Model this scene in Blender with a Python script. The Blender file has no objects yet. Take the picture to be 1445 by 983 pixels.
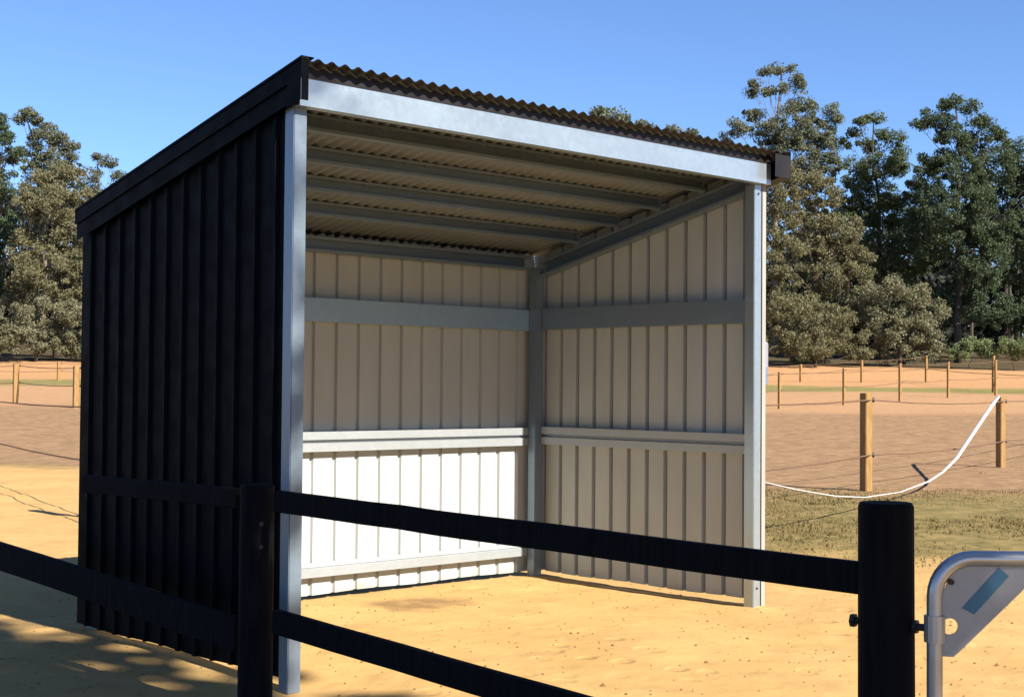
import bpy, bmesh, math, random
import numpy as np
from mathutils import Vector, Matrix, noise
C = bpy.context.scene
COL = C.collection
R = math.radians

# ------------------------------------------------------------------ camera
FOC, YAW, PITCH, ROLL = 2029.96, 0.756875, 0.02629, 0.0082
CAM = Vector((-3.81635, -5.52314, 1.37224))
PW, PH = 1445.0, 983.0
FWD = Vector((math.sin(YAW)*math.cos(PITCH), math.cos(YAW)*math.cos(PITCH), math.sin(PITCH)))
_r0 = Vector((math.cos(YAW), -math.sin(YAW), 0)); _u0 = _r0.cross(FWD)
RT = _r0*math.cos(ROLL) + _u0*math.sin(ROLL)
UP = -_r0*math.sin(ROLL) + _u0*math.cos(ROLL)
cd = bpy.data.cameras.new('camera'); cam = bpy.data.objects.new('camera', cd); COL.objects.link(cam)
cd.sensor_width = 36; cd.lens = FOC/PW*36; cd.clip_start = .05; cd.clip_end = 3000
M = Matrix((RT, UP, -FWD)).transposed().to_4x4(); M.translation = CAM
cam.matrix_world = M
C.camera = cam

# ------------------------------------------------------------------ sky, sun, exposure
SUN_D = Vector((-0.045, 1.0, -0.764)).normalized()          # direction the light travels
w = bpy.data.worlds.new('World'); C.world = w; w.use_nodes = True
nt = w.node_tree; bg = nt.nodes['Background']
sky = nt.nodes.new('ShaderNodeTexSky'); sky.sky_type = 'NISHITA'; sky.sun_disc = False
sky.sun_elevation = math.asin(-SUN_D.z); sky.sun_rotation = math.atan2(-SUN_D.x, -SUN_D.y)
sky.altitude = 200; sky.air_density = 0.75; sky.dust_density = 0.1; sky.ozone_density = 5.0
tint = nt.nodes.new('ShaderNodeMix'); tint.data_type = 'RGBA'; tint.blend_type = 'MULTIPLY'; tint.inputs[0].default_value = 1
tint.inputs[7].default_value = (.90, .97, 1.08, 1)
nt.links.new(sky.outputs[0], tint.inputs[6]); nt.links.new(tint.outputs[2], bg.inputs[0]); bg.inputs[1].default_value = 0.072
sd = bpy.data.lights.new('sun', 'SUN'); so = bpy.data.objects.new('sun', sd); COL.objects.link(so)
sd.energy = 5.0; sd.angle = R(0.5); sd.color = (1.0, .93, .82)
so.rotation_euler = SUN_D.to_track_quat('-Z', 'Y').to_euler()
C.view_settings.view_transform = 'Standard'; C.view_settings.look = 'None'
C.view_settings.exposure = 1.35; C.view_settings.gamma = 1.0
try: C.view_settings.use_curve_mapping = False
except Exception: pass
C.cycles.max_bounces = 6
C.cycles.sample_clamp_indirect = 8

# ------------------------------------------------------------------ helpers
FH = Vector((math.sin(YAW), math.cos(YAW), 0)); RH = Vector((math.cos(YAW), -math.sin(YAW), 0))
def at(px, py, d):
    """point seen at photo pixel (px, py) at depth d metres"""
    return CAM + FWD*d + RT*((px-PW/2)/FOC*d) - UP*((py-PH/2)/FOC*d)
ZD = [(-1e4, 0), (27, 0), (38, .22), (50, .57), (58, .80), (66, 1.05), (75, 1.36), (88, 1.85), (100, 2.85), (120, 4.2), (200, 9), (400, 16), (1200, 24), (1e5, 24)]
def gz_d(d):
    for (a, za), (b, zb) in zip(ZD, ZD[1:]):
        if d <= b:
            return za + (zb-za)*(d-a)/(b-a)
    return ZD[-1][1]
def dv(x, y):
    q = Vector((x-CAM.x, y-CAM.y, 0)); return q.dot(FH), q.dot(RH)
def micro(x, y):
    d, v = dv(x, y)
    k = max(0, min(1, (34-d)/15))
    if k == 0: return noise.noise(Vector((x*.07, y*.07, 3)))*.22*min(1, max(0, (d-30)/40))
    inside = 1.0 if not (-.3 < x < 3.9 and -.3 < y < 2.4) else .55
    return .016*math.exp(-((x-3.56)**2+(y-.02)**2)/.02) + .012*math.exp(-((x-3.5)**2+(y-1.97)**2)/.02) -.055*math.exp(-((x+.15)**2/.35+(y+.25)**2/.5)) + k*inside*(.016*noise.noise(Vector((x*1.3, y*1.3, 0))) + .011*noise.noise(Vector((x*4.1, y*4.1, 5))) + .006*noise.noise(Vector((x*9, y*9, 9)))) - .006
def gz(x, y):
    return gz_d(dv(x, y)[0]) + micro(x, y)
def hit(px, py):
    """ground point seen at a pixel"""
    lo, hi = 2.0, 300.0
    f = lambda d: (lambda p: p.z - gz_d(dv(p.x, p.y)[0]))(at(px, py, d))
    d = 2.0
    while d < 300 and f(d) > 0: d *= 1.01
    p = at(px, py, d); p.z = gz(p.x, p.y); return p
def px_depth(p):
    return (p-CAM).dot(FWD)

def obj(name, mesh_or_bm, mats, parent=None, smooth=False):
    if isinstance(mesh_or_bm, bmesh.types.BMesh):
        me = bpy.data.meshes.new(name)
        bmesh.ops.recalc_face_normals(mesh_or_bm, faces=mesh_or_bm.faces)
        mesh_or_bm.to_mesh(me); mesh_or_bm.free()
    else: me = mesh_or_bm
    for m in (mats if isinstance(mats, (list, tuple)) else [mats]): me.materials.append(m)
    if smooth: me.shade_smooth()
    o = bpy.data.objects.new(name, me); COL.objects.link(o)
    if parent:
        o.parent = parent; o.matrix_parent_inverse = Matrix.Translation(-parent.location)
    return o
def thing(name, label, cat, loc=(0, 0, 0), group=None):
    o = bpy.data.objects.new(name, None); COL.objects.link(o); o.location = loc; o.empty_display_size = .2
    o['label'] = label; o['category'] = cat
    if group: o['group'] = group
    return o
def tag(o, label, cat, group=None):
    o['label'] = label; o['category'] = cat
    if group: o['group'] = group
    return o
def npmesh(name, verts, faces_flat, nper):
    me = bpy.data.meshes.new(name); nv = len(verts); nf = len(faces_flat)//nper
    me.vertices.add(nv); me.vertices.foreach_set('co', np.asarray(verts, np.float32).ravel())
    me.loops.add(nf*nper); me.loops.foreach_set('vertex_index', np.asarray(faces_flat, np.int32))
    me.polygons.add(nf); me.polygons.foreach_set('loop_start', np.arange(0, nf*nper, nper, dtype=np.int32))
    me.update(calc_edges=True); me.validate(); return me
def box(bm, x0, x1, y0, y1, z0, z1, bev=0):
    vs = [bm.verts.new(p) for p in ((x0,y0,z0),(x1,y0,z0),(x1,y1,z0),(x0,y1,z0),(x0,y0,z1),(x1,y0,z1),(x1,y1,z1),(x0,y1,z1))]
    fs = [bm.faces.new([vs[i] for i in q]) for q in ((0,3,2,1),(4,5,6,7),(0,1,5,4),(1,2,6,5),(2,3,7,6),(3,0,4,7))]
    if bev:
        bmesh.ops.bevel(bm, geom=list({e for f in fs for e in f.edges}), offset=bev, segments=2, affect='EDGES', clamp_overlap=True)
def prism(bm, pts, p0, p1, ua, ub):
    """polygon pts (a, b) carried from p0 to p1"""
    p0, p1, ua, ub = map(Vector, (p0, p1, ua, ub))
    A = [bm.verts.new(p0+ua*a+ub*b) for a, b in pts]; B = [bm.verts.new(p1+ua*a+ub*b) for a, b in pts]
    n = len(pts)
    for i in range(n): bm.faces.new((A[i], A[(i+1) % n], B[(i+1) % n], B[i]))
    bm.faces.new(A[::-1]); bm.faces.new(B)
def tube(bm, pts, rad, n=10, flat=1.0, cap=True):
    pts = [Vector(p) for p in pts]
    rad = rad if isinstance(rad, (list, tuple)) else [rad]*len(pts)
    rings = []; prev = None
    for i, p in enumerate(pts):
        t = (pts[min(i+1, len(pts)-1)] - pts[max(i-1, 0)]).normalized()
        if prev is None:
            a = t.orthogonal().normalized()
            if abs(t.z) < .9: a = t.cross(Vector((0, 0, 1))).normalized()
        else: a = (prev - t*prev.dot(t)).normalized()
        prev = a; b = t.cross(a)
        rings.append([bm.verts.new(p + a*(math.cos(2*math.pi*k/n)*rad[i]) + b*(math.sin(2*math.pi*k/n)*rad[i]*flat)) for k in range(n)])
    for r0, r1 in zip(rings, rings[1:]):
        for k in range(n): bm.faces.new((r0[k], r0[(k+1) % n], r1[(k+1) % n], r1[k]))
    if cap: bm.faces.new(rings[0][::-1]); bm.faces.new(rings[-1])

# ------------------------------------------------------------------ materials
class NT:
    def __init__(s, name):
        s.m = bpy.data.materials.new(name); s.m.use_nodes = True; s.t = s.m.node_tree
        s.b = s.t.nodes['Principled BSDF']; s.out = s.t.nodes['Material Output']
    def n(s, typ, **kw):
        x = s.t.nodes.new(typ)
        for k, v in kw.items(): setattr(x, k, v)
        return x
    def l(s, a, b): s.t.links.new(a, b)
    def val(s, sock, v):
        if hasattr(v, 'bl_idname') or isinstance(v, bpy.types.NodeSocket): s.l(v, sock)
        else: sock.default_value = v
    def math(s, op, a, b=0.0, c=None, clamp=False):
        x = s.n('ShaderNodeMath', operation=op, use_clamp=clamp); s.val(x.inputs[0], a); s.val(x.inputs[1], b)
        if c is not None: s.val(x.inputs[2], c)
        return x.outputs[0]
    def noise(s, vec, scale, detail=4, rough=.55, lac=2.0):
        x = s.n('ShaderNodeTexNoise'); x.inputs['Scale'].default_value = scale; x.inputs['Detail'].default_value = detail
        x.inputs['Roughness'].default_value = rough
        if vec is not None: s.l(vec, x.inputs['Vector'])
        return x.outputs['Fac']
    def smooth(s, v, a, b, lo=0., hi=1.):
        x = s.n('ShaderNodeMapRange', interpolation_type='SMOOTHSTEP'); s.val(x.inputs[0], v)
        for i, q in enumerate((a, b, lo, hi)): s.val(x.inputs[1+i], q)
        return x.outputs[0]
    def mix(s, f, a, b, blend='MIX'):
        x = s.n('ShaderNodeMix', data_type='RGBA', blend_type=blend); s.val(x.inputs[0], f)
        for sock, v in ((x.inputs[6], a), (x.inputs[7], b)):
            if isinstance(v, tuple): sock.default_value = (*v, 1) if len(v) == 3 else v
            else: s.l(v, sock)
        return x.outputs[2]
    def obco(s): return s.n('ShaderNodeTexCoord').outputs['Object']
    def scaled(s, vec, sc):
        x = s.n('ShaderNodeMapping'); x.inputs['Scale'].default_value = sc; s.l(vec, x.inputs['Vector']); return x.outputs[0]
    def bump(s, h, strength, dist):
        x = s.n('ShaderNodeBump'); x.inputs['Strength'].default_value = strength; x.inputs['Distance'].default_value = dist
        s.l(h, x.inputs['Height']); s.l(x.outputs[0], s.b.inputs['Normal'])

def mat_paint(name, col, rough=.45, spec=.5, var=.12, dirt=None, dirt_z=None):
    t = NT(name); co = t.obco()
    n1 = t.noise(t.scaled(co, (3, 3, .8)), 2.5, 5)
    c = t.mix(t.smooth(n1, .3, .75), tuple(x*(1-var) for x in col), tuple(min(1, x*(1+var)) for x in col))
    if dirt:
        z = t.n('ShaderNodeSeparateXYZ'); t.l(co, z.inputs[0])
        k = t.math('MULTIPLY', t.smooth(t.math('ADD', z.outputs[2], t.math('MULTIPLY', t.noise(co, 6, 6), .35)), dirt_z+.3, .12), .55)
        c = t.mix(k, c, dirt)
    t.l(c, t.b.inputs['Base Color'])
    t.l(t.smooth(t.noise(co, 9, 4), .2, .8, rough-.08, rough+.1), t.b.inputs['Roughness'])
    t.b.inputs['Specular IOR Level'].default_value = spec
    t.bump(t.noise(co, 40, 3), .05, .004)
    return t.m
def mat_galv(name, base=.44, metal=.6, rough=.38, tint=(1, 1, 1.02)):
    t = NT(name); co = t.obco()
    v = t.n('ShaderNodeTexVoronoi'); v.inputs['Scale'].default_value = 38; t.l(co, v.inputs['Vector'])
    sp = t.n('ShaderNodeSeparateColor'); t.l(v.outputs['Color'], sp.inputs[0])
    big = t.noise(t.scaled(co, (1, 1, 1)), 3.2, 6, .6)
    f = t.math('ADD', t.math('MULTIPLY', sp.outputs[0], .25), t.math('MULTIPLY', big, .75))
    c = t.mix(t.smooth(f, .25, .8), tuple(base*.95*k for k in tint), tuple(base*1.05*k for k in tint))
    t.l(c, t.b.inputs['Base Color']); t.b.inputs['Metallic'].default_value = metal
    t.l(t.smooth(f, .2, .85, rough-.02, rough+.03), t.b.inputs['Roughness'])
    t.bump(big, .025, .01)
    return t.m
CREAM = mat_paint('cream_sheet', (.375, .395, .39), .5, .3, .04, (.27, .19, .11), -.05)
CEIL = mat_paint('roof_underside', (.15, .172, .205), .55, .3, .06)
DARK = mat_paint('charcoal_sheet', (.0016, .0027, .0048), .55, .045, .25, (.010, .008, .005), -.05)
BROWN = mat_paint('dark_brown_trim', (.0105, .0085, .0085), .45, .35, .15)
GALV = mat_galv('galvanised_steel', .44, .7, .32, (.84, .98, 1.1))
GIRT = mat_galv('sky_tinted_galvanised_steel', .40, .35, .35, (.70, 1, 1.3))  # same frame steel, with the blue sky reflection put into its colour
GALV2 = mat_galv('shade_toned_galvanised_steel', .24, .5, .4, (.78,1,1.24))  # frame steel darkened in colour for shade and the dark ceiling it reflects
GALV3 = mat_galv('sunlit_toned_galvanised_steel', .33, .25, .4, (.92, 1, 1.05))  # frame steel with a lighter diffuse tone, painted in for the sunlit girts
GATEM = mat_galv('gate_steel', .48, .7, .33)
PLATE = mat_galv('gate_plate', .34, .35, .5, (1, 1, 1.02))
BLUE = mat_paint('blue_sticker', (.055, .17, .26), .5, .4, .1)
BOLT = mat_galv('bolt_steel', .12, .8, .5)
DARKIRON = mat_paint('dark_iron', (.02, .018, .02), .5, .4, .2)
WHITE = mat_paint('white_tape', (.48, .46, .44), .6, .3, .04)
BLACKP = mat_paint('black_plastic', (.015, .013, .014), .5, .4, .1)
TANKM = mat_paint('pale_blue_plastic', (.20, .205, .25), .5, .4, .08)
TANKB = mat_paint('blue_plastic', (.12, .15, .23), .5, .4, .08)
TAPE = mat_paint('brown_tape', (.13, .075, .045), .7, .2, .1)
def mat_wood(name, ca, cb, rough=.75, spec=.25):
    t = NT(name); co = t.obco()
    g = t.noise(t.scaled(co, (30, 30, 3)), 1.5, 6, .6)
    c = t.mix(t.smooth(g, .3, .7), ca, cb); t.l(c, t.b.inputs['Base Color'])
    t.b.inputs['Roughness'].default_value = rough; t.b.inputs['Specular IOR Level'].default_value = spec
    t.bump(g, .35, .01); return t.m
BLACKWOOD = mat_wood('black_stained_timber', (.0045, .0045, .0050), (.0085, .0085, .0095), .75, .06)
PINE = mat_wood('treated_pine', (.20, .11, .036), (.30, .18, .07))
BARK = mat_wood('bark', (.10, .075, .055), (.22, .18, .14), .9)
BARKD = mat_wood('dark_bark', (.035, .028, .022), (.09, .07, .055), .9)
def mat_leaf(name, cols, spread=1.0):
    t = NT(name); ge = t.n('ShaderNodeNewGeometry')
    r = t.n('ShaderNodeValToRGB'); e = r.color_ramp.elements
    e[0].color = (*cols[0], 1); e[1].color = (*cols[-1], 1); e[1].position = 1
    for i, c in enumerate(cols[1:-1]):
        q = e.new((i+1)/(len(cols)-1)); q.color = (*c, 1)
    t.l(ge.outputs['Random Per Island'], r.inputs[0])
    big = t.noise(t.obco(), .35, 3)
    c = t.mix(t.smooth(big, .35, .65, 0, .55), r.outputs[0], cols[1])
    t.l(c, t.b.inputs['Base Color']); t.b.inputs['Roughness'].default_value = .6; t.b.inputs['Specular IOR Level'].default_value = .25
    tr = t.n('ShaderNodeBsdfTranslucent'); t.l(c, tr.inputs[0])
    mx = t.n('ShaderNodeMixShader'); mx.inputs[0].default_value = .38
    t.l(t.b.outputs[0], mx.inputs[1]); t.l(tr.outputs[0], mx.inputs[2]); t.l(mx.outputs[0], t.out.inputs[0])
    return t.m
LF_GUM = mat_leaf('gum_leaves', [(0.0722, 0.0967, 0.0404), (0.0977, 0.1235, 0.0536), (0.1305, 0.1514, 0.0746), (0.0832, 0.1134, 0.0416)])
LF_GREY = mat_leaf('grey_gum_leaves', [(0.1019, 0.1157, 0.0677), (0.1336, 0.1439, 0.0901), (0.1692, 0.1747, 0.1165), (0.1138, 0.1396, 0.0601)])
LF_DARK = mat_leaf('dark_gum_leaves', [(0.0474, 0.0711, 0.0352), (0.0662, 0.0927, 0.0462), (0.0907, 0.118, 0.0628), (0.0581, 0.0833, 0.0338)])
LF_OLIVE = mat_leaf('olive_wattle_leaves', [(0.1344, 0.1272, 0.0625), (0.1677, 0.1561, 0.0804), (0.2067, 0.1884, 0.1072), (0.1323, 0.1333, 0.0611)])
LF_OLIVE2 = mat_leaf('grey_olive_leaves', [(0.149, 0.1479, 0.0834), (0.1859, 0.1801, 0.1048), (0.2227, 0.2115, 0.132), (0.1454, 0.1522, 0.0776)])
LF_SHRUB = mat_leaf('green_shrub_leaves', [(0.1, 0.13, 0.05), (0.15, 0.19, 0.08), (0.2, 0.23, 0.11), (0.11, 0.13, 0.05)])
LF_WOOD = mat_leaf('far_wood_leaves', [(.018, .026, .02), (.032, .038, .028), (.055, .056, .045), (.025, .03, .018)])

# ------------------------------------------------------------------ ground
def mat_ground():
    t = NT('sandy_ground'); co = t.obco()
    def dot(v, off):
        x = t.n('ShaderNodeVectorMath', operation='DOT_PRODUCT'); t.l(co, x.inputs[0]); x.inputs[1].default_value = v
        return t.math('SUBTRACT', x.outputs['Value'], off)
    d = dot(tuple(FH), CAM.dot(FH)); v = dot(tuple(RH), CAM.dot(RH))
    warp = t.noise(co, .35, 5, .6); warp2 = t.noise(co, 1.7, 5, .65)
    wv = t.math('ADD', t.math('MULTIPLY', t.math('SUBTRACT', warp, .5), 5.0), t.math('MULTIPLY', t.math('SUBTRACT', warp2, .5), 2.4))
    dn = t.math('ADD', d, wv)
    dfar = t.math('ADD', d, t.math('MULTIPLY', t.math('SUBTRACT', t.noise(co, .12, 4), .5), 9.0))
    fine = t.noise(co, 14, 8, .7); mid = t.noise(co, 3.0, 6, .65); big = t.noise(co, .9, 4, .6)
    # bright yellow sand round the shed
    sand = t.mix(t.smooth(big, .35, .65), (.44, .285, .112), (.40, .25, .096))
    sand = t.mix(t.math('MULTIPLY', t.smooth(mid, .5, .72), .6), sand, (.33, .20, .083))
    st2 = t.noise(t.scaled(co, (2.2, 5.5, 1)), 2.6, 6, .7)
    sand = t.mix(t.math('MULTIPLY', t.smooth(st2, .52, .70), .55), sand, (.33, .195, .078))
    sand = t.mix(t.math('MULTIPLY', t.smooth(fine, .60, .78), .5), sand, (.25, .14, .06))
    # dark damp manure stain near the back wall
    px = t.n('ShaderNodeVectorMath', operation='DISTANCE'); t.l(co, px.inputs[0]); px.inputs[1].default_value = (2.0, 1.5, 0)
    st = t.math('MULTIPLY', t.smooth(t.math('ADD', px.outputs['Value'], t.math('MULTIPLY', t.math('SUBTRACT', warp2, .5), 1.1)), .42, .12), t.smooth(mid, .3, .6, .25, .75))
    sand = t.mix(st, sand, (.15, .09, .045))
    # brown turned paddock soil
    soil = t.mix(t.smooth(mid, .35, .65), (.19, .116, .062), (.275, .172, .093))
    soil = t.mix(t.math('MULTIPLY', t.smooth(fine, .55, .75), .5), soil, (.14, .078, .042))
    # dry grass
    gr = t.mix(t.smooth(mid, .38, .62), (.128, .104, .037), (.215, .158, .063))
    gr = t.mix(t.math('MULTIPLY', t.smooth(fine, .5, .7), .5), gr, (.09, .075, .026))
    tan = t.mix(t.smooth(mid, .35, .65), (.36, .215, .11), (.31, .18, .095))
    green = t.mix(t.smooth(mid, .35, .65), (.14, .14, .045), (.22, .17, .065))
    orange = t.mix(t.smooth(mid, .35, .65), (.39, .22, .105), (.345, .19, .088))
    wood = t.mix(t.smooth(mid, .35, .65), (.05, .04, .02), (.08, .06, .03))
    lim = t.smooth(v, -1.5, 2.5, 23.5, 11.3)
    c = t.mix(t.smooth(t.math('SUBTRACT', dn, lim), -1.0, 1.2), sand, gr)
    c = t.mix(t.smooth(t.math('SUBTRACT', dn, t.smooth(v, -1.5, 2.5, 24.0, 18.5)), -1.2, 1.6), c, soil)
    c = t.mix(t.smooth(dfar, 46, 53), c, tan)
    c = t.mix(t.smooth(dfar, 69, 73), c, green)
    c = t.mix(t.smooth(dfar, 77, 81), c, orange)
    c = t.mix(t.smooth(dfar, 98, 102), c, wood)
    t.l(c, t.b.inputs['Base Color']); t.b.inputs['Roughness'].default_value = .95
    t.b.inputs['Specular IOR Level'].default_value = .1
    vo = t.n('ShaderNodeTexVoronoi', feature='SMOOTH_F1'); vo.inputs['Scale'].default_value = 5.5
    t.l(co, vo.inputs['Vector'])
    h = t.math('ADD', t.math('MULTIPLY', fine, .35), t.math('ADD', t.math('MULTIPLY', mid, 1.0), t.math('MULTIPLY', vo.outputs['Distance'], .35)))
    v2 = t.n('ShaderNodeTexVoronoi'); v2.inputs['Scale'].default_value = 4.2; v2.inputs['Randomness'].default_value = 1; t.l(co, v2.inputs['Vector'])
    hoof = t.math('MULTIPLY', t.smooth(v2.outputs['Distance'], .16, .32), t.smooth(t.noise(co, .8, 3), .45, .65, 0, 1.0))
    h = t.math('ADD', h, hoof)
    soilk = t.smooth(d, 12, 24)
    h = t.math('ADD', h, t.math('MULTIPLY', soilk, t.math('MULTIPLY', t.noise(co, 1.1, 6, .7), 5.0)))
    t.bump(h, .45, .022)
    return t.m
def axis(segs):
    out = []
    for a, b, s in segs: out += list(np.arange(a, b, s))
    return out
da = axis([(-60, -4, 4), (-4, 1.5, .5), (1.5, 13, .085), (13, 32, .35), (32, 130, 2.2)]) + list(130*1.16**np.arange(0, 15))
half = [8*1.2**k for k in range(1, 24)]
va = [-q for q in reversed(half)] + list(np.arange(-8, -3.6, .4)) + list(np.arange(-3.6, 3.6, .085)) + list(np.arange(3.6, 8.1, .3)) + half
V = []; nv = len(va)
for d in da:
    for v in va:
        p = Vector((CAM.x, CAM.y, 0)) + FH*d + RH*v
        V.append((p.x, p.y, gz(p.x, p.y)))
i = np.arange((len(da)-1)*(nv-1)); a = (i//(nv-1))*nv + i % (nv-1)
F = np.stack([a, a+1, a+1+nv, a+nv], 1).ravel()
g = obj('ground', npmesh('ground', V, F, 4), mat_ground(), smooth=True); g['kind'] = 'structure'

# ------------------------------------------------------------------ the shelter
W, D = 3.6, 2.064
RZ = lambda y: 2.855 - .236*(y+.1)           # middle plane of the roof sheet
shed = thing('horse_shelter', 'open fronted metal horse shelter with charcoal outside, cream inside and galvanised frame', 'shelter', (1.8, 1.0, 0))
def ribbed(name, o, u, n, length, first, pitch, zb, zt, mats, dep=.024, hw=.019):
    """sheet with outward ribs; o corner, u along, n outward"""
    o, u, n = Vector(o), Vector(u), Vector(n)
    prof = [(0, 0)]; s = first
    while s + .02 < length:
        if s - .024 > 0: prof += [(s-hw, 0), (s-hw*.6, dep), (s+hw*.6, dep), (s+hw, 0)]
        s += pitch
    prof.append((length, 0)); bm = bmesh.new(); rows = []
    for k, th in enumerate((0, .003)):
        lo, hi = [], []
        for s, h in prof:
            p = o + u*s + n*(h+th)
            lo.append(bm.verts.new((p.x, p.y, zb + .004*math.sin(s*7)))); hi.append(bm.verts.new((p.x, p.y, zt(p.y))))
        rows.append((lo, hi))
    (l0, h0), (l1, h1) = rows
    for i in range(len(prof)-1):
        bm.faces.new((l0[i], l0[i+1], h0[i+1], h0[i])).material_index = 1
        bm.faces.new((l1[i], h1[i], h1[i+1], l1[i+1]))
        bm.faces.new((l0[i], l1[i], l1[i+1], l0[i+1])); bm.faces.new((h0[i], h0[i+1], h1[i+1], h1[i]))
    for i in (0, -1): bm.faces.new((l0[i], h0[i], h1[i], l1[i]))
    me = bpy.data.meshes.new(name); bmesh.ops.recalc_face_normals(bm, faces=bm.faces); bm.to_mesh(me); bm.free()
    return obj(name, me, mats, shed)
top = lambda y: RZ(y) - .022
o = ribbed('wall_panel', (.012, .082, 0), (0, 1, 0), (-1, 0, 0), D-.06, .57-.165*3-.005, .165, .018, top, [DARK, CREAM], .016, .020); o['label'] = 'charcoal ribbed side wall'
o = ribbed('wall_panel', (.02, D, 0), (1, 0, 0), (0, 1, 0), W-.06, .142-.02, .181, .03, lambda y: RZ(D)+.005, [DARK, CREAM], .020, .018); o['label'] = 'cream ribbed back wall, its lower half in sun'
o = ribbed('wall_panel', (3.575, .012, 0), (0, 1, 0), (1, 0, 0), D-.01, .135-.012, .165, .035, top, [DARK, CREAM], .040, .018); o['label'] = 'cream ribbed side wall in shade'
# corrugated roof
bm = bmesh.new(); P = .0765; A = .0088; nx = int((3.70+.045)/P*8); ys = (-.118, -.06, .5, 1.1, 1.7, D+.02)
grid = []
for lay in (.0012, -.0012):
    rows = []
    for y in ys:
        rows.append([bm.verts.new((-.045+k*P/8, y, RZ(y)+A*math.sin(2*math.pi*k/8)+lay)) for k in range(nx+1)])
    grid.append(rows)
for L in (0, 1):
    for j in range(len(ys)-1):
        for k in range(nx):
            f = bm.faces.new((grid[L][j][k], grid[L][j][k+1], grid[L][j+1][k+1], grid[L][j+1][k])); f.material_index = L if j else 0; f.smooth = True
for j in (0, -1):
    for k in range(nx): bm.faces.new((grid[0][j][k], grid[0][j][k+1], grid[1][j][k+1], grid[1][j][k]))
obj('roof_sheet', bm, [BROWN, CEIL], shed)
# edge trim: left and right barge cappings, side flashing, front flashing strip under the sheet
def sloped(bm, x0, x1, y0, y1, zo0, zo1):
    vs = []
    for y in (y0, y1):
        for x, zo in ((x0, zo0), (x1, zo0), (x1, zo1), (x0, zo1)): vs.append(bm.verts.new((x, y, RZ(y)+zo)))
    for q in ((3,2,1,0),(4,5,6,7),(0,1,5,4),(1,2,6,5),(2,3,7,6),(3,0,4,7)): bm.faces.new([vs[i] for i in q])
bm = bmesh.new(); sloped(bm, -.042, -.038, -.112, D+.022, -.075, .016); sloped(bm, -.038, .03, -.112, D+.022, .012, .016); sloped(bm, -.038, -.0005, -.112, -.108, -.185, .012); sloped(bm, -.0425, -.0385, -.107, .0, -.185, -.075)
o = obj('barge_capping', bm, DARK, shed); o['label'] = 'charcoal capping along the sloping roof edge'
bm = bmesh.new(); sloped(bm, -.032, -.0285, .0, D+.018, -.165, -.05)
obj('side_flashing', bm, DARK, shed)
bm = bmesh.new(); sloped(bm, 3.716, 3.72, -.112, D+.075, -.155, .016); sloped(bm, 3.655, 3.716, -.108, D+.075, .012, .016); sloped(bm, 3.556, 3.716, -.112, -.108, -.155, -.012)
sloped(bm, 3.612, 3.716, -.108, D+.07, -.155, -.151)
o = obj('barge_capping', bm, BROWN, shed); o['label'] = 'dark brown boxed capping at the far roof edge'
bm = bmesh.new(); box(bm, .0, 3.6, -.0495, -.0465, 2.790, 2.838); obj('eave_flashing', bm, BROWN, shed)
# galvanised frame
def cee(w, h, t=.003, lip=.015, rev=False):
    """C section, web at a=0 (or a=w when rev), open the other way"""
    p = [(0, 0), (w, 0), (w, lip), (w-t, lip), (w-t, t), (t, t), (t, h-t), (w-t, h-t), (w-t, h-lip), (w, h-lip), (w, h), (0, h)]
    return [(w-a, b) for a, b in p] if rev else p
def bolts(parent, pts, n, r=.008):
    for q in pts:
        bm = bmesh.new(); q = Vector(q); n = Vector(n)
        tube(bm, [q, q+n*.006], r*1.3, 6); tube(bm, [q+n*.006, q+n*.010], r*.8, 8)
        obj('bolt', bm, BOLT, parent)
bm = bmesh.new(); box(bm, .002, .075, .002, .078, -.05, 2.66, .004); o = obj('post', bm, GALV2, shed); o['label'] = 'galvanised front post beside the charcoal wall'
bm = bmesh.new(); box(bm, 3.495, 3.568, .002, .078, -.05, 2.66, .004); o = obj('post', bm, GALV, shed); o['label'] = 'sunlit galvanised front post at the open side'
bm = bmesh.new(); box(bm, 3.575, 3.612, .0, .012, .0, 2.68); box(bm, 3.608, 3.612, .012, .06, .0, 2.68); obj('corner_flashing', bm, mat_paint('pale_flashing', (.27, .265, .24), .5, .3, .06), shed)
for x0, x1 in ((.02, .092), (3.46, 3.535)):
    bm = bmesh.new(); box(bm, x0, x1, D-.135, D-.06, -.05, RZ(D)-.11, .004); obj('post', bm, GALV2, shed)
fz0, fz1 = 2.66, 2.806
bm = bmesh.new(); prism(bm, cee(.062, fz1-fz0, .003, .018), (.0, -.045, fz0), (W, -.045, fz0), (0, 1, 0), (0, 0, 1))
fascia = obj('lintel_beam', bm, mat_galv('bright_galvanised_steel', .52, .75, .36, (.82, .98, 1.1)), shed)
bolts(fascia, [(.035, -.045, fz0+.105), (.035, -.045, fz0+.07)], (0, -1, 0), .007)
bm = bmesh.new(); prism(bm, cee(.07, .1, .003, .018, True), (.09, D-.075, RZ(D)-.125), (3.46, D-.075, RZ(D)-.125), (0, 1, 0), (0, 0, 1)); o = obj('back_beam', bm, GALV2, shed)
for y in (.389, .759, 1.132, 1.503):
    bm = bmesh.new(); z = RZ(y)-.094
    prism(bm, cee(.055, .083, .003, .016, True), (.085, y, z), (3.49, y, z), (0, 1, 0), (0, 0, 1)); p = obj('purlin', bm, GALV2, shed)
    bm = bmesh.new(); box(bm, 3.47, 3.475, y+.004, y+.05, z-.018, z+.07); obj('cleat', bm, GALV2, p)
for x0, x1, rev in ((.016, .085, False), (3.49, 3.565, False)):
    bm = bmesh.new(); y0, y1 = .08, D-.14
    pts = cee(x1-x0, .11, .003, .018, x0 > 1)
    prism(bm, pts, (x0, y0, RZ(y0)-.21), (x0, y1, RZ(y1)-.21), (1, 0, 0), (0, 0, 1)); obj('rafter', bm, GALV2, shed)
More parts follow.
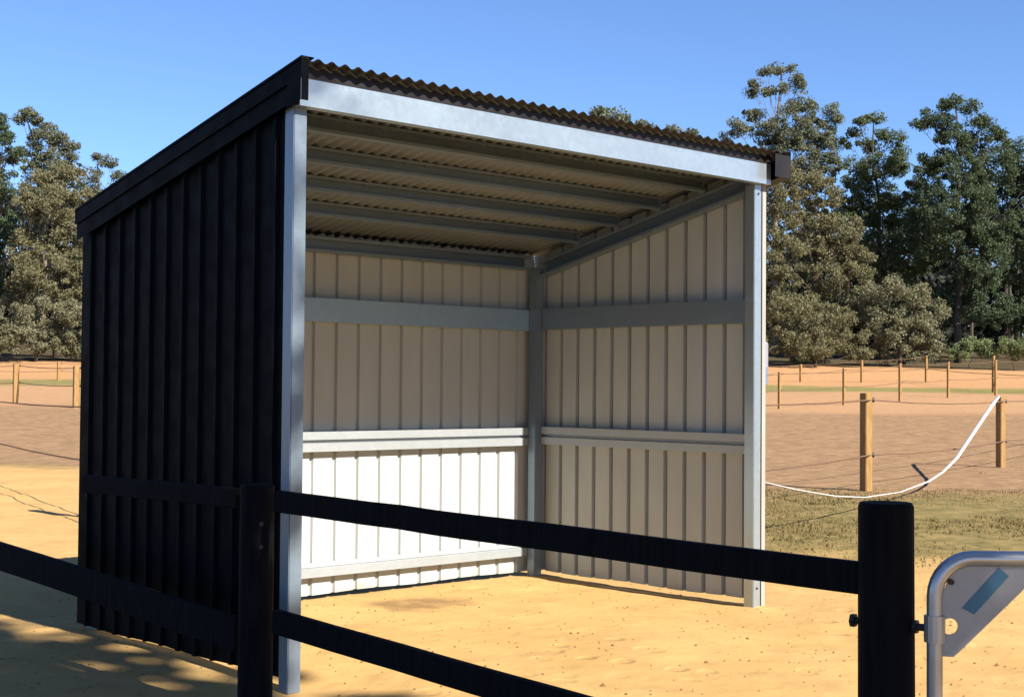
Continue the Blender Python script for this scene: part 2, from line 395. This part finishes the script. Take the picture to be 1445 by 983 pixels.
# girts: on the back wall and the two side walls
def plain(h): return [(0, 0), (.058, 0), (.058, h), (0, h)]
def hat(h): return [(.0, 0), (.058, 0), (.058, h), (0, h), (0, h*.60), (.028, h*.56), (.028, h*.46), (0, h*.42)]
def low(h): return [(.0, 0), (.058, 0), (.058, h), (.012, h), (.004, h*.72), (.010, h*.68), (0, h*.6)]
for z0, z1, sec in ((1.775, 1.927, plain), (.945, 1.072, hat), (.148, .238, low)):
    bm = bmesh.new(); prism(bm, sec(z1-z0), (.095, D-.06, z0), (3.46, D-.06, z0), (0, 1, 0), (0, 0, 1)); o = obj('girt', bm, GIRT if sec is plain else GALV3, shed)
    if sec is plain: o['label'] = 'wide flat galvanised girt'
    for sx, x0 in ((-1, 3.573), (1, .014)):
        if sec is low and sx < 0: continue
        bm = bmesh.new(); prism(bm, [(.058-a, b) for a, b in sec(z1-z0)], (x0, .08, z0+.01), (x0, D-.14, z0+.01), (sx, 0, 0), (0, 0, 1)); obj('girt', bm, GALV2 if sec is plain else GALV3, shed)
# screw heads on the lower ends of the frame
rp = [c for c in shed.children if c.name.startswith('post')][1]
bolts(rp, [(3.53, .002, 2.60), (3.53, .002, .12)], (0, -1, 0), .006)

# ------------------------------------------------------------------ black rail fence and gate in front
PL = at(362, 880, 6.0); PR = at(1250, 800, 3.9)
def fl(px):
    """point of the fence line seen at photo column px"""
    t = (px-362)/888; dd = 1/(1/6.0 + t*(1/3.9-1/6.0)); p = at(px, 800, dd); return Vector((p.x, p.y, 0))
fence = thing('rail_fence', 'black stained timber post and rail fence in the foreground, crossing in front of the shelter', 'fence', (PL.x, PL.y, 0))
bm = bmesh.new(); c = fl(1250); tube(bm, [(c.x, c.y, -.2), (c.x+.004, c.y, .5), (c.x, c.y, 1.055), (c.x, c.y, 1.066)], [.077, .0755, .074, .069], 28); pr = obj('post', bm, BLACKWOOD, fence)
bm = bmesh.new(); c = fl(362); tube(bm, [(c.x, c.y, -.2), (c.x, c.y, .945), (c.x, c.y, .955)], [.073, .071, .066], 24); pl = obj('post', bm, BLACKWOOD, fence)
for q in (fl(1250), fl(362)): pass
def rail(a, b, za, zb, h, name='rail', th=.036):
    bm = bmesh.new(); a = Vector((a.x, a.y, za)); b = Vector((b.x, b.y, zb)); t = (b-a).normalized(); s = t.cross(Vector((0, 0, 1))).normalized(); u = s.cross(t)
    n = 14
    rings = []
    rnd = random.Random(h*1e4+za*99)
    for i in range(n+1):
        p = a.lerp(b, i/n); e = rnd.uniform(-.002, .002)
        rings.append([bm.verts.new(p + s*x + u*(y+e)) for x, y in ((-th/2, -h/2+.004), (-th/2+.004, -h/2), (th/2-.004, -h/2), (th/2, -h/2+.004), (th/2, h/2-.004), (th/2-.004, h/2), (-th/2+.004, h/2), (-th/2, h/2-.004))])
    for r0, r1 in zip(rings, rings[1:]):
        for k in range(8): bm.faces.new((r0[k], r0[(k+1) % 8], r1[(k+1) % 8], r1[k]))
    bm.faces.new(rings[0]); bm.faces.new(rings[-1][::-1])
    return obj(name, bm, BLACKWOOD, fence)
rail(fl(390), fl(1214), .893, .853, .088)
rail(fl(390), fl(1214), .402, .275, .098)
rail(fl(119), fl(336), .880, .89, .085)
rail(fl(-150), fl(336), .53, .315, .145)
q = fl(368)
for dz in (.80, .705):
    bm = bmesh.new(); e = (CAM-q); e.z = 0; e.normalize(); b0 = Vector((q.x, q.y, dz)) + e*.068
    tube(bm, [b0, b0+e*.012], .009, 6); obj('bolt', bm, DARKIRON, pl)
# gate, hung from the near post on a hinge pin
HP = fl(1250); gd = Vector((RH.x, RH.y, 0))
gp = at(1319, 880, 3.82); G0 = Vector((gp.x, gp.y, 0)); GL = 2.6
gate = thing('farm_gate', 'grey tubular steel farm gate with a corner plate carrying a blue sticker', 'gate', G0)
bm = bmesh.new(); r = .021; zt, zb = .925, .10; rr = .10
pts = [G0+Vector((0, 0, zb)), G0+Vector((0, 0, .5)), G0+Vector((0, 0, zt-rr))]
for k in range(1, 9):
    a = math.pi/2*k/8; pts.append(G0 + gd*(rr-rr*math.cos(a)) + Vector((0, 0, zt-rr+rr*math.sin(a))))
pts.append(G0+gd*(GL-rr)+Vector((0, 0, zt)))
for k in range(1, 9):
    a = math.pi/2*k/8; pts.append(G0 + gd*(GL-rr+rr*math.sin(a)) + Vector((0, 0, zt-rr+rr*math.cos(a))))
pts += [G0+gd*GL+Vector((0, 0, .5)), G0+gd*GL+Vector((0, 0, zb))]
tube(bm, pts, r, 14); tube(bm, [pts[0]+Vector((0,0,.02)), pts[-1]+Vector((0,0,.02))], r*.95, 12)
obj('gate_frame', bm, GATEM, gate, True)
for z in (.29, .475):
    bm = bmesh.new(); tube(bm, [G0+Vector((0, 0, z)), G0+gd*GL+Vector((0, 0, z))], .0035, 6); obj('gate_wire', bm, GALV, gate)
def gpt(px, py, off=0.0):
    """point in the gate's own plane"""
    nrm = Vector((FH.x, FH.y, 0)); o = at(px, py, 1.0)-CAM; s = (G0-CAM).dot(nrm)/o.dot(nrm); return CAM+o*s+nrm*off
def plate(pxs, off0, off1, hole=None):
    bm = bmesh.new()
    for off in (off0, off1):
        vs = [bm.verts.new(gpt(x, y, off)) for x, y in pxs]
        es = [bm.edges.new((vs[i], vs[(i+1) % len(vs)])) for i in range(len(vs))]
        if hole:
            hv = [bm.verts.new(gpt(hole[0]+hole[2]*math.cos(2*math.pi*k/18), hole[1]+hole[2]*math.sin(2*math.pi*k/18), off)) for k in range(18)]
            es += [bm.edges.new((hv[i], hv[(i+1) % 18])) for i in range(18)]
        bmesh.ops.triangle_fill(bm, edges=es, use_beauty=True)
    bm.verts.ensure_lookup_table(); n = len(bm.verts)//2
    m = len(pxs)
    loops = [list(range(m))] + ([list(range(m, m+18))] if hole else [])
    for L in loops:
        for i in range(len(L)):
            a, b = L[i], L[(i+1) % len(L)]
            try: bm.faces.new((bm.verts[a], bm.verts[b], bm.verts[b+n], bm.verts[a+n]))
            except Exception: pass
    return bm
poly = [(1326, 925), (1326, 860), (1329, 838), (1340, 814), (1356, 798), (1374, 790), (1480, 788), (1480, 790), (1440, 835), (1352, 920), (1345, 926)]
gp_ = obj('corner_plate', plate(poly, -.003, .001, (1340, 883, 11.5)), PLATE, gate)
st = [(1357, 857), (1409, 800), (1423, 812), (1374, 866)]
obj('sticker', plate(st, -.0052, -.0036), BLUE, gp_)
bm = bmesh.new(); tube(bm, [gpt(1341, 820, -.012), gpt(1341, 820, .012)], .008, 8); obj('plate_bolt', bm, DARKIRON, gp_)
bm = bmesh.new(); hz = CAM.z-(878-545)*3.86/FOC
tube(bm, [G0+Vector((0, 0, hz-.035)), G0+Vector((0, 0, hz+.035))], .028, 14); obj('hinge_collar', bm, GATEM, gate)
bm = bmesh.new(); hd = (Vector((G0.x, G0.y, 0))-Vector((HP.x, HP.y, 0))).normalized(); hp = Vector((HP.x, HP.y, hz))
tube(bm, [hp-hd*.098, hp+hd*(.12)], .010, 10); tube(bm, [hp-hd*.098, hp-hd*.085], .019, 6); tube(bm, [hp+hd*.077, hp+hd*.088], .019, 6)
obj('hinge_pin', bm, DARKIRON, gate)

# ------------------------------------------------------------------ paddock fences
def pine_post(bm, base, h, r=.045):
    base = Vector(base); n0 = len(bm.verts); box(bm, -r, r, -r, r, -.15, h, r*.12)
    bm.verts.ensure_lookup_table(); bmesh.ops.transform(bm, matrix=Matrix.Translation(base) @ Matrix.Rotation(R(-12.5), 4, 'Z'), verts=bm.verts[n0:])
def paddock(label, posts, heights, tapes, r=.045, tape_r=.012, insul=.04, mat=PINE, rails=False):
    f = thing('paddock_fence', label, 'fence', posts[0], 'paddock fences across the yard')
    side = -Vector((FH.x, FH.y, 0))
    for p, h in zip(posts, heights):
        bm = bmesh.new(); pine_post(bm, p, h, r); po = obj('post', bm, mat, f)
        for k in tapes:
            bm = bmesh.new(); q = Vector(p)+Vector((0, 0, h*k)); e = Vector((RH.x, RH.y, 0))
            tube(bm, [q+e*(r*.7), q+e*(r+insul)], insul*.75, 8); obj('insulator', bm, BLACKP, po)
    for k in tapes:
        bm = bmesh.new()
        for a, b, ha, hb in zip(posts, posts[1:], heights, heights[1:]):
            A_ = Vector(a)+Vector((0, 0, ha*k))+RH*(r+.01); B_ = Vector(b)+Vector((0, 0, hb*k))+RH*(r+.01)
            tube(bm, [A_.lerp(B_, t)-Vector((0, 0, .05*4*t*(1-t))) for t in (0, .25, .5, .75, 1)], tape_r, 6)
        obj('tape', bm, TAPE, f)
    return f
def on(x, y): return Vector((x, y, gz(x, y)))
pA = hit(1222, 693); pB = hit(1412, 659)
dirn = (pB-pA)
pts = [on(2.2, 2.75), on(*(pA-dirn).xy), pA, pB, on(*(pB+dirn).xy), on(*(pB+2*dirn).xy)]
mid = paddock('nearest pine post paddock fence running off to the side of the open shelter front', pts, [1.33, 1.33, 1.33, 1.27, 1.3, 1.3], (.93, .37), .062, .010, .045)
la = at(0, 545, 20); lb = at(112, 545, 15.8); ld = Vector((la.x-lb.x, la.y-lb.y, 0)).normalized(); s0 = Vector((lb.x, lb.y, 0))
pts = [on(*(s0-ld*5.6).xy), on(*(s0-ld*1.6).xy), on(*(s0+ld*7.4).xy), on(*(s0+ld*16).xy), on(*(s0+ld*26).xy)]
paddock('pine post paddock fence behind the charcoal wall, bounding the brown soil', pts, [1.25]*5, (.91, .44), .06, .009, .04)
def far_posts(spec): return [hit(x, yb) for x, yt, yb in spec], [max(.7, (yb-yt)/FOC*px_depth(hit(x, yb))) for x, yt, yb in spec]
sp = [(860, 536, 590), (945, 533, 585), (1020, 530, 581), (1100, 525, 577), (1191, 519, 571), (1270, 512, 566), (1338, 510, 561), (1405, 507, 557), (1470, 504, 553)]
p, h = far_posts(sp); paddock('middle distance pine post paddock fence beyond the brown soil', p, h, (.95, .5), .05, .012, .04)
sp = [(1040, 517, 541), (1130, 514, 539), (1216, 508, 540), (1307, 503, 540), (1402, 501, 553), (1490, 498, 556)]
p, h = far_posts(sp); paddock('farthest pine post fence along the foot of the trees near the olive bushes', p, h, (.95, .5), .065, .018, .05)
sp = [(-70, 512, 570), (22, 516, 571), (107, 519, 578), (200, 522, 585)]
p, h = far_posts(sp); paddock('middle distance pine fence left of the charcoal wall', p, h, (.95, .52), .09, .016, .05)
sp = [(-20, 510, 537), (83, 511, 537), (190, 512, 537)]
p, h = far_posts(sp); paddock('farthest pine fence under the bushes left of the charcoal wall', p, h, (.93, .5), .09, .016, .05)

# slack white tape hanging from the post
trk = [(1409, 559), (1398, 574), (1380, 601), (1350, 646), (1330, 666), (1310, 679), (1270, 694), (1220, 701.5), (1180, 700), (1160, 697), (1120, 690), (1082, 681), (1030, 668), (960, 648)]
bm = bmesh.new(); pp = []; rr_ = []; rt_ = random.Random(5)
for x, y in trk:
    dd = 1/(1/px_depth(pB) + (1412-x)*1.22e-4); pnt = at(x, y, dd); pnt.z = max(pnt.z, gz(pnt.x, pnt.y)+.015); pp.append(pnt); rr_.append((.016 + .020*max(0, (x-1300)/112))*rt_.uniform(.75, 1.2))
pp.append(Vector((3.62, 1.62, 1.15))); rr_.append(.017)
tag(obj('fence_tape', bm if not tube(bm, pp, rr_, 8, .45) else bm, WHITE, smooth=True), 'slack white electric fence tape drooping from a pine post to the ground', 'fence tape')
# pale blue tank beyond the open side of the shelter
tb = hit(1074, 543); dd = px_depth(tb); tk = thing('water_tank', 'pale blue water tank just visible behind the front post at the open side', 'tank', tb)
hh = 60/FOC*dd; rad = 9.5/FOC*dd
bm = bmesh.new(); tube(bm, [tb, tb+Vector((0, 0, hh*.4))], rad, 24); obj('tank_base', bm, TANKB, tk)
bm = bmesh.new(); tube(bm, [tb+Vector((0, 0, hh*.4)), tb+Vector((0, 0, hh*.95)), tb+Vector((0, 0, hh))], [rad*1.03, rad*1.03, rad*.85], 24); obj('tank_body', bm, TANKM, tk)

# ------------------------------------------------------------------ trees
rng = np.random.default_rng(7)
def set_seed(k):
    global rng
    rng = np.random.default_rng(k)
def leaves(centres, radii, n_each, size, droop=.25):
    """leaf shaped quads spread through clumps"""
    cs, rs = np.asarray(centres), np.asarray(radii)
    idx = np.repeat(np.arange(len(cs)), n_each)
    N = len(idx)
    dr = rng.normal(size=(N, 3)); dr /= np.linalg.norm(dr, axis=1)[:, None]
    rad = rng.random(N)**.45
    p = cs[idx] + dr*rad[:, None]*rs[idx]
    a = rng.normal(size=(N, 3)); a[:, 2] -= droop; a /= np.linalg.norm(a, axis=1)[:, None]
    b = np.cross(a, rng.normal(size=(N, 3))); b /= np.linalg.norm(b, axis=1)[:, None]
    s = size*(.6+.8*rng.random(N))
    a *= s[:, None]; b *= (s*(.42+.25*rng.random(N)))[:, None]
    q = np.stack([p-a, p+b-a*.1, p+a, p-b-a*.1], 1).reshape(-1, 3)
    return q
def crown_mesh(name, lobes, dens, size, clump):
    """lobes: (centre, radii) ellipsoids; the clumps sit mostly on their shells"""
    V = []
    for c, r in lobes:
        c = np.array(c); r = np.array(r)
        k = max(5, int(4.5*(r[0]*r[2])/(clump*clump)))
        u = rng.normal(size=(k, 3)); u /= np.linalg.norm(u, axis=1)[:, None]
        rad = .45 + .55*rng.random(k)**.6
        cc = c + u*rad[:, None]*r
        cr = clump*(.45+.75*rng.random((k, 1)))*np.array([[1.05, 1.05, .8]])
        V.append(leaves(cc, cr, max(6, int(4*dens*clump*clump/(size*size))), size))
    q = np.concatenate(V)
    return npmesh(name, q, np.arange(len(q)), 4)
def tree_px(name, label, cat, d, lobes_px, leaf, bark, trunk_px=None, dens=1.0, size=.2, clump=.75, group=None, tr=.28):
    d *= 1.14; size *= .68; clump *= 1.05; dens *= .85
    s = d/FOC; lobes = []
    rnd = random.Random(int(d*10)+len(lobes_px))
    for x, y, rx, ry in lobes_px:
        dd = d + rnd.uniform(-1, 1)*rx*s*.8
        lobes.append((at(x, y, dd), (rx*s, max(rx*s, ry*s)*.95, ry*s)))
    cx = trunk_px if trunk_px else sum(l[0] for l in lobes_px)/len(lobes_px)
    b = at(cx, 520, d); base = Vector((b.x, b.y, gz(b.x, b.y)))
    t = thing(name, label, cat, base, group)
    obj('crown', crown_mesh('crown', lobes, dens, size, clump), leaf, t)
    bm = bmesh.new(); topz = max(l[0].z for l in lobes); H = topz-base.z
    top_l = max(lobes, key=lambda l: l[0].z)[0]
    spine = []
    for i in range(7):
        f = i/6; p = base.lerp(Vector((top_l.x, top_l.y, topz)), f)
        k = max(0, f-.55)/.45 if trunk_px else f
        p = Vector((base.x, base.y, base.z+H*f)).lerp(Vector((top_l.x, top_l.y, base.z+H*f)), k) + Vector((rnd.uniform(-.2, .2), rnd.uniform(-.2, .2), 0))*(0 if i == 0 else 1)
        spine.append(p)
    spine[0].z -= .4
    tube(bm, spine, [tr*(1-.85*i/6) for i in range(7)], 8)
    for c, r in lobes:
        f = max(.12, min(.93, (c.z-base.z)/H-.18)); i = min(5, int(f*6)); s0 = spine[i].lerp(spine[i+1], f*6-i)
        m = s0.lerp(c, .5)+Vector((rnd.uniform(-.3, .3), rnd.uniform(-.3, .3), -.2)); w0 = tr*(1-.85*f)*.33
        tube(bm, [s0, m, c], [w0, w0*.65, w0*.25], 6)
        for k in range(3):
            e = c+Vector((rnd.uniform(-1, 1)*r[0], rnd.uniform(-1, 1)*r[1], rnd.uniform(-.2, 1)*r[2]))*.85
            tube(bm, [m.lerp(c, .6), m.lerp(e, .6), e], [w0*.4, w0*.25, w0*.1], 5)
    obj('trunk', bm, bark, t, True)
    return t
GT, GB = 'trees along the far side of the paddocks', 'bushes along the far side of the paddocks'
tree_px('gum_tree', 'tallest grey green gum tree with thin open top, beyond the open end of the roof', 'tree', 105,
    [(1105,97,17,8),(1085,105,13,7),(1122,107,10,7),(1070,117,11,7),(1127,121,6,9),(1095,124,15,6),(1063,131,7,6),(1085,130,8,5),(1117,150,20,12),(1142,152,18,10),(1170,155,14,8),(1181,168,4,4),(1058,163,20,10),(1040,180,18,11),(1085,185,32,20),(1120,182,32,24),(1152,186,30,24),(1028,194,14,8),(1165,215,25,22),(1115,222,45,25),(1160,245,25,20)],
    LF_GREY, BARK, 1093, 1.0, .135, .55, GT, .34)
tree_px('gum_tree', 'green gum tree with ragged top, between the tallest tree and the dark wide one', 'tree', 101,
    [(1214,172,12,6),(1233,170,13,7),(1248,186,11,8),(1206,186,9,5),(1200,200,14,7),(1224,205,20,11),(1262,195,13,9),(1268,210,10,9),(1243,232,36,22),(1208,245,24,22),(1195,275,22,22),(1190,310,22,26),(1270,235,18,16),(1240,290,50,36),(1282,295,32,36),(1225,350,45,45),(1285,360,40,40),(1250,420,50,45),(1320,440,30,30)],
    LF_GUM, BARKD, 1238, 1.0, .135, .58, GT)
tree_px('gum_tree', 'wide dark gum tree with a domed top near the right edge', 'tree', 96,
    [(1332,148,12,7),(1350,145,14,8),(1367,152,12,8),(1312,165,16,8),(1295,176,12,8),(1330,172,22,11),(1376,172,14,8),(1392,174,9,6),(1398,190,16,10),(1413,192,5,4),(1345,195,34,17),(1380,205,26,16),(1355,240,52,30),(1308,250,28,32),(1402,235,28,34),(1350,305,56,45),(1404,310,40,52),(1308,330,32,42),(1378,365,50,40),(1345,425,40,32),(1395,430,44,34)],
    LF_DARK, BARKD, 1352, 1.0, .135, .58, GT, .33)
tree_px('gum_tree', 'dark gum tree cut by the right edge of the picture', 'tree', 99,
    [(1432,205,14,9),(1452,222,32,26),(1440,280,36,42),(1475,320,48,60),(1438,370,34,40),(1450,440,40,36),(1500,260,40,40)], LF_DARK, BARKD, 1450, 1.0, .14, .6, GT)
tree_px('wattle_bush', 'tall brown olive wattle beside the open end of the shelter', 'bush', 91,
    [(1108,245,22,13),(1140,252,22,14),(1165,272,22,20),(1110,285,34,34),(1150,318,40,38),(1188,335,32,34),(1100,365,38,45),(1160,385,46,40),(1208,375,26,32),(1120,440,46,36),(1170,450,42,36),(1215,430,30,30),(1150,490,50,26)],
    LF_OLIVE, BARKD, 1150, 1.0, .125, .55, GB, .22)
tree_px('wattle_bush', 'rounded grey olive bush at the edge of the dark trees', 'bush', 89,
    [(1262,402,22,12),(1238,418,26,20),(1290,418,24,18),(1312,445,22,22),(1250,452,36,30),(1295,470,34,28),(1262,494,40,20),(1310,495,22,15)], LF_OLIVE2, BARKD, 1272, 1.0, .12, .52, GB, .16)
tree_px('wattle_bush', 'low brown bush at the foot of the tall wattle, beside the farthest fence', 'bush', 86.5,
    [(1098,432,22,17),(1132,446,24,18),(1182,450,26,18),(1106,478,32,24),(1152,485,34,24),(1200,478,24,24),(1215,495,14,14)], LF_OLIVE, BARKD, 1150, 1.0, .115, .48, GB, .12)
tree_px('shrub', 'sunlit green shrub in front of the dark trees near the right edge', 'shrub', 88, [(1362,488,20,9),(1380,484,18,9),(1352,500,16,8),(1392,496,18,9)], LF_SHRUB, BARKD, 1372, 1.0, .11, .4, GB, .06)
tree_px('shrub', 'green shrub cut by the right edge, beside the taller sunlit shrub', 'shrub', 87, [(1418,486,14,12),(1436,494,20,12),(1455,490,18,14)], LF_SHRUB, BARKD, 1432, 1.0, .11, .4, GB, .06)
tree_px('gum_tree', 'gum tree whose yellow green top shows just over the roof', 'tree', 112,
    [(842,160,12,6),(856,162,14,8),(878,165,10,8),(850,195,50,28),(850,260,60,50),(870,340,60,60)], LF_GREY, BARK, 855, .9, .22, .75, GT)
tree_px('gum_tree', 'gum tree showing only small tufts over the roof near its open end', 'tree', 118,
    [(906,177,8,5),(916,182,7,5),(976,190,9,6),(948,184,3,3),(955,215,60,25),(950,280,60,50),(950,350,60,60)], LF_GREY, BARK, 948, .8, .22, .75, GT)
tree_px('gum_tree', 'tall grey green gum tree left of the shelter', 'tree', 101,
    [(36,157,8,5),(48,164,14,8),(31,168,5,5),(60,174,11,8),(74,185,12,9),(86,196,6,6),(103,206,6,4),(56,196,24,14),(80,210,16,12),(42,215,16,14),(60,235,34,22),(82,240,18,16),(60,280,36,30),(100,222,5,4)], LF_GREY, BARK, 62, 1.0, .135, .54, GT, .28)
tree_px('gum_tree', 'dark green gum tree cut by the left edge', 'tree', 95,
    [(0,168,5,4),(7,180,8,6),(3,197,12,8),(14,192,10,4),(5,222,20,14),(24,215,8,6),(4,262,22,26),(-20,240,28,30),(-12,320,34,42),(8,330,18,26),(-30,400,45,50)], LF_DARK, BARKD, -6, 1.0, .135, .54, GT)
tree_px('wattle_bush', 'tall brown olive wattle beside the charcoal wall', 'bush', 91,
    [(58,250,22,12),(86,242,18,12),(108,246,12,10),(42,280,22,20),(80,285,28,26),(112,285,22,24),(58,325,36,30),(102,330,32,36),(32,350,22,26),(70,385,46,36),(118,400,30,46),(40,420,36,30)], LF_OLIVE, BARKD, 78, 1.0, .125, .55, GB, .22)
tree_px('wattle_bush', 'low grey olive bush under the tall wattle beside the charcoal wall', 'bush', 87,
    [(18,446,24,20),(62,442,26,22),(100,440,24,22),(36,480,36,24),(84,482,36,24),(-10,478,24,26),(120,478,30,26)], LF_OLIVE2, BARKD, 50, 1.0, .115, .48, GB, .12)
tree_px('gum_tree', 'thin gum tree with one small tuft showing above the charcoal wall', 'tree', 120,
    [(136,222,5,3),(148,227,9,5),(156,231,5,4),(134,248,14,7),(160,246,14,7),(122,262,16,12),(150,275,30,20),(150,340,42,45),(145,420,45,45)], LF_GREY, BARK, 148, .9, .135, .54, GT)
# far wood behind: one dark mass, with trunks
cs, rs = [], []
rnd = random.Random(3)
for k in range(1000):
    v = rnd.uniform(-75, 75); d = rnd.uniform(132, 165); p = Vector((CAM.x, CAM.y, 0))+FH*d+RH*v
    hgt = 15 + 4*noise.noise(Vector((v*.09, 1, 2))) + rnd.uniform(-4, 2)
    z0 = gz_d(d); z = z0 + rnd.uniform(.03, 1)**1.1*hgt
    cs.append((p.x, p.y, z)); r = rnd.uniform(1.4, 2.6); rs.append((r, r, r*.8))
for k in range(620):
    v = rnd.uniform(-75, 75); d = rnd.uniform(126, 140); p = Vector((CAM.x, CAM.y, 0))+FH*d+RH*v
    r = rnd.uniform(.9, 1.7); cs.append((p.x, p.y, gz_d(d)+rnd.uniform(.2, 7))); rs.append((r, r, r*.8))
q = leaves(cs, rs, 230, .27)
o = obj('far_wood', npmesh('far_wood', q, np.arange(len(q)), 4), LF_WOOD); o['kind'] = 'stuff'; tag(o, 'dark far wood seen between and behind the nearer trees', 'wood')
bm = bmesh.new()
for k in range(110):
    v = rnd.uniform(-70, 70); d = rnd.uniform(126, 140); p = Vector((CAM.x, CAM.y, 0))+FH*d+RH*v; p.z = gz_d(d)-.3
    tube(bm, [p, p+Vector((rnd.uniform(-.4, .4), 0, 6)), p+Vector((rnd.uniform(-.8, .8), 0, rnd.uniform(9, 13)))], [rnd.uniform(.14, .3), .16, .06], 6)
o = obj('far_trunks', bm, BARKD); o['kind'] = 'stuff'; tag(o, 'thin dark trunks standing in the far wood', 'wood')

# tall shade trees behind the viewer; their shadow lies over the fence and the near corner
def shade_tree(label, x, y, zc, r, rz, n=26, dens=.45):
    t = thing('shade_tree', label, 'tree', (x, y, 0), 'shade trees behind the viewer')
    lob = []
    for k in range(n):
        u = rng.normal(size=3); u /= np.linalg.norm(u); f = rng.random()**.4
        lob.append((Vector((x+u[0]*r*f, y+u[1]*r*f, zc+u[2]*rz*f)), (r*.3, r*.3, rz*.3)))
    obj('crown', crown_mesh('crown', lob, dens, .2, .7), LF_GUM, t)
    bm = bmesh.new(); tube(bm, [(x, y, -.3), (x+.1, y, zc*.5), (x, y, zc+rz*.5)], [.3, .22, .08], 10)
    for c, rr in lob: tube(bm, [(x, y, zc*.55), Vector((x, y, zc*.7)).lerp(c, .5), c], [.1, .06, .02], 6)
    obj('trunk', bm, BARK, t, True)
for lab, x, y, zc, r, rz, n in (
    ('bushy shade tree behind the viewer, nearest the fence line', -2.75, -13.5, 10.2, 3.0, 4.4, 64),
    ('second shade tree behind the viewer, directly behind the bushy one', -4.0, -18.5, 14.3, 3.9, 4.4, 56),
    ('slender shade tree behind the viewer, in line with the charcoal wall', -.55, -12.0, 10.2, 1.15, 3.6, 42),
    ('broad shade tree behind the viewer, farthest left of the fence', -9.0, -13.0, 9.4, 4.0, 4.2, 44),
    ('unseen low tree added for shade, in front of the open shelter', 3.2, -16.0, 4.3, 3.6, 3.3, 40),  # unseen low row from here on, added to cut bounce and darken the interior
    ('unseen low tree added for shade, beyond the open end of the shelter', 9.0, -16.0, 4.3, 3.8, 3.3, 40),
    ('unseen low tree added for shade, farthest right of the gate', 14.5, -15.0, 4.3, 3.8, 3.3, 40)):
    set_seed(int(abs(x)*10)+n); shade_tree(lab, x, y, zc, r, rz, n, .15 if r < 2 else .17)

# ------------------------------------------------------------------ ground litter and dry grass
def scatter(name, n, area, fn):
    V = []; F = []
    rnd = random.Random(len(name)*17)
    for _ in range(n):
        d, v = area(rnd); p = Vector((CAM.x, CAM.y, 0))+FH*d+RH*v
        fn(rnd, p, V, F)
    return V, F
def blade(rnd, p, V, F):
    if noise.noise(Vector((p.x*.5, p.y*.5, 0))) + rnd.uniform(-.35, .35) < -.05: return
    z = gz(p.x, p.y); h = rnd.uniform(.012, .035); a = rnd.uniform(0, 6.28); wd = rnd.uniform(.003, .008)
    e = Vector((math.cos(a), math.sin(a), 0))*wd; l = Vector((rnd.uniform(-1, 1), rnd.uniform(-1, 1), 0))*h*.7
    b = Vector((p.x, p.y, z-.005)); i = len(V); V += [b-e, b+e, b+l+Vector((0, 0, h))]; F += [i, i+1, i+2]
V_, F_ = scatter('dry_grass', 42000, lambda r: (r.uniform(11.2, 20), r.uniform(1.5, 7.5)), blade)
o = obj('dry_grass', npmesh('dry_grass', [tuple(q) for q in V_], F_, 3), mat_leaf('dry_grass_blades', [(.10, .08, .025), (.16, .115, .042), (.24, .165, .07), (.08, .075, .022)])); o['kind'] = 'stuff'; tag(o, 'short dry tan grass on the ground beyond the open side of the shelter', 'grass')
def tuft(rnd, p, V, F):
    if noise.noise(Vector((p.x*.25, p.y*.25, 7))) < .05: return
    c = p.copy()
    for _ in range(9):
        blade_at(rnd, c+Vector((rnd.gauss(0, .05), rnd.gauss(0, .05), 0)), V, F, rnd.uniform(.015, .045))
def blade_at(rnd, p, V, F, h):
    z = gz(p.x, p.y); a = rnd.uniform(0, 6.28); wd = rnd.uniform(.006, .014); e = Vector((math.cos(a), math.sin(a), 0))*wd
    l = Vector((rnd.uniform(-1, 1), rnd.uniform(-1, 1), 0))*h*.6; b = Vector((p.x, p.y, z-.005)); i = len(V); V += [b-e, b+e, b+l+Vector((0, 0, h))]; F += [i, i+1, i+2]
V_, F_ = scatter('grass_tufts', 1800, lambda r: (r.triangular(11, 24, 18), r.uniform(2.2, 8)), tuft)
o = obj('grass_tufts', npmesh('grass_tufts', [tuple(q) for q in V_], F_, 3), mat_leaf('tuft_blades', [(.11, .09, .03), (.17, .13, .048), (.25, .18, .08), (.09, .09, .028)])); o['kind'] = 'stuff'; tag(o, 'scattered tufts of dry grass along the edges of the paddock', 'grass')
def clod(rnd, p, V, F):
    if -.1 < p.x < 3.7 and D-.05 < p.y < D+.1: return
    s = rnd.uniform(.003, .009)*(1 if rnd.random() < .95 else 1.7); z = gz(p.x, p.y)+s*.15; i = len(V)
    for q in ((1,0,0),(-1,0,0),(0,1,0),(0,-1,0),(0,0,.7),(0,0,-.7)):
        V.append(Vector((p.x, p.y, z))+Vector(q)*s*rnd.uniform(.7, 1.3))
    for a in ((0,2,4),(2,1,4),(1,3,4),(3,0,4)): F += [i+k for k in a]
V_, F_ = scatter('sand_clods', 2600, lambda r: (r.uniform(4.0, 12.5), r.uniform(-3, 3.8)), clod)
o = obj('sand_clods', npmesh('sand_clods', [tuple(q) for q in V_], F_, 3), mat_leaf('clod', [(.22, .125, .05), (.30, .18, .07), (.36, .22, .085), (.14, .085, .045)])); o['kind'] = 'stuff'; tag(o, 'small clods and pebbles scattered over the sand', 'clods')
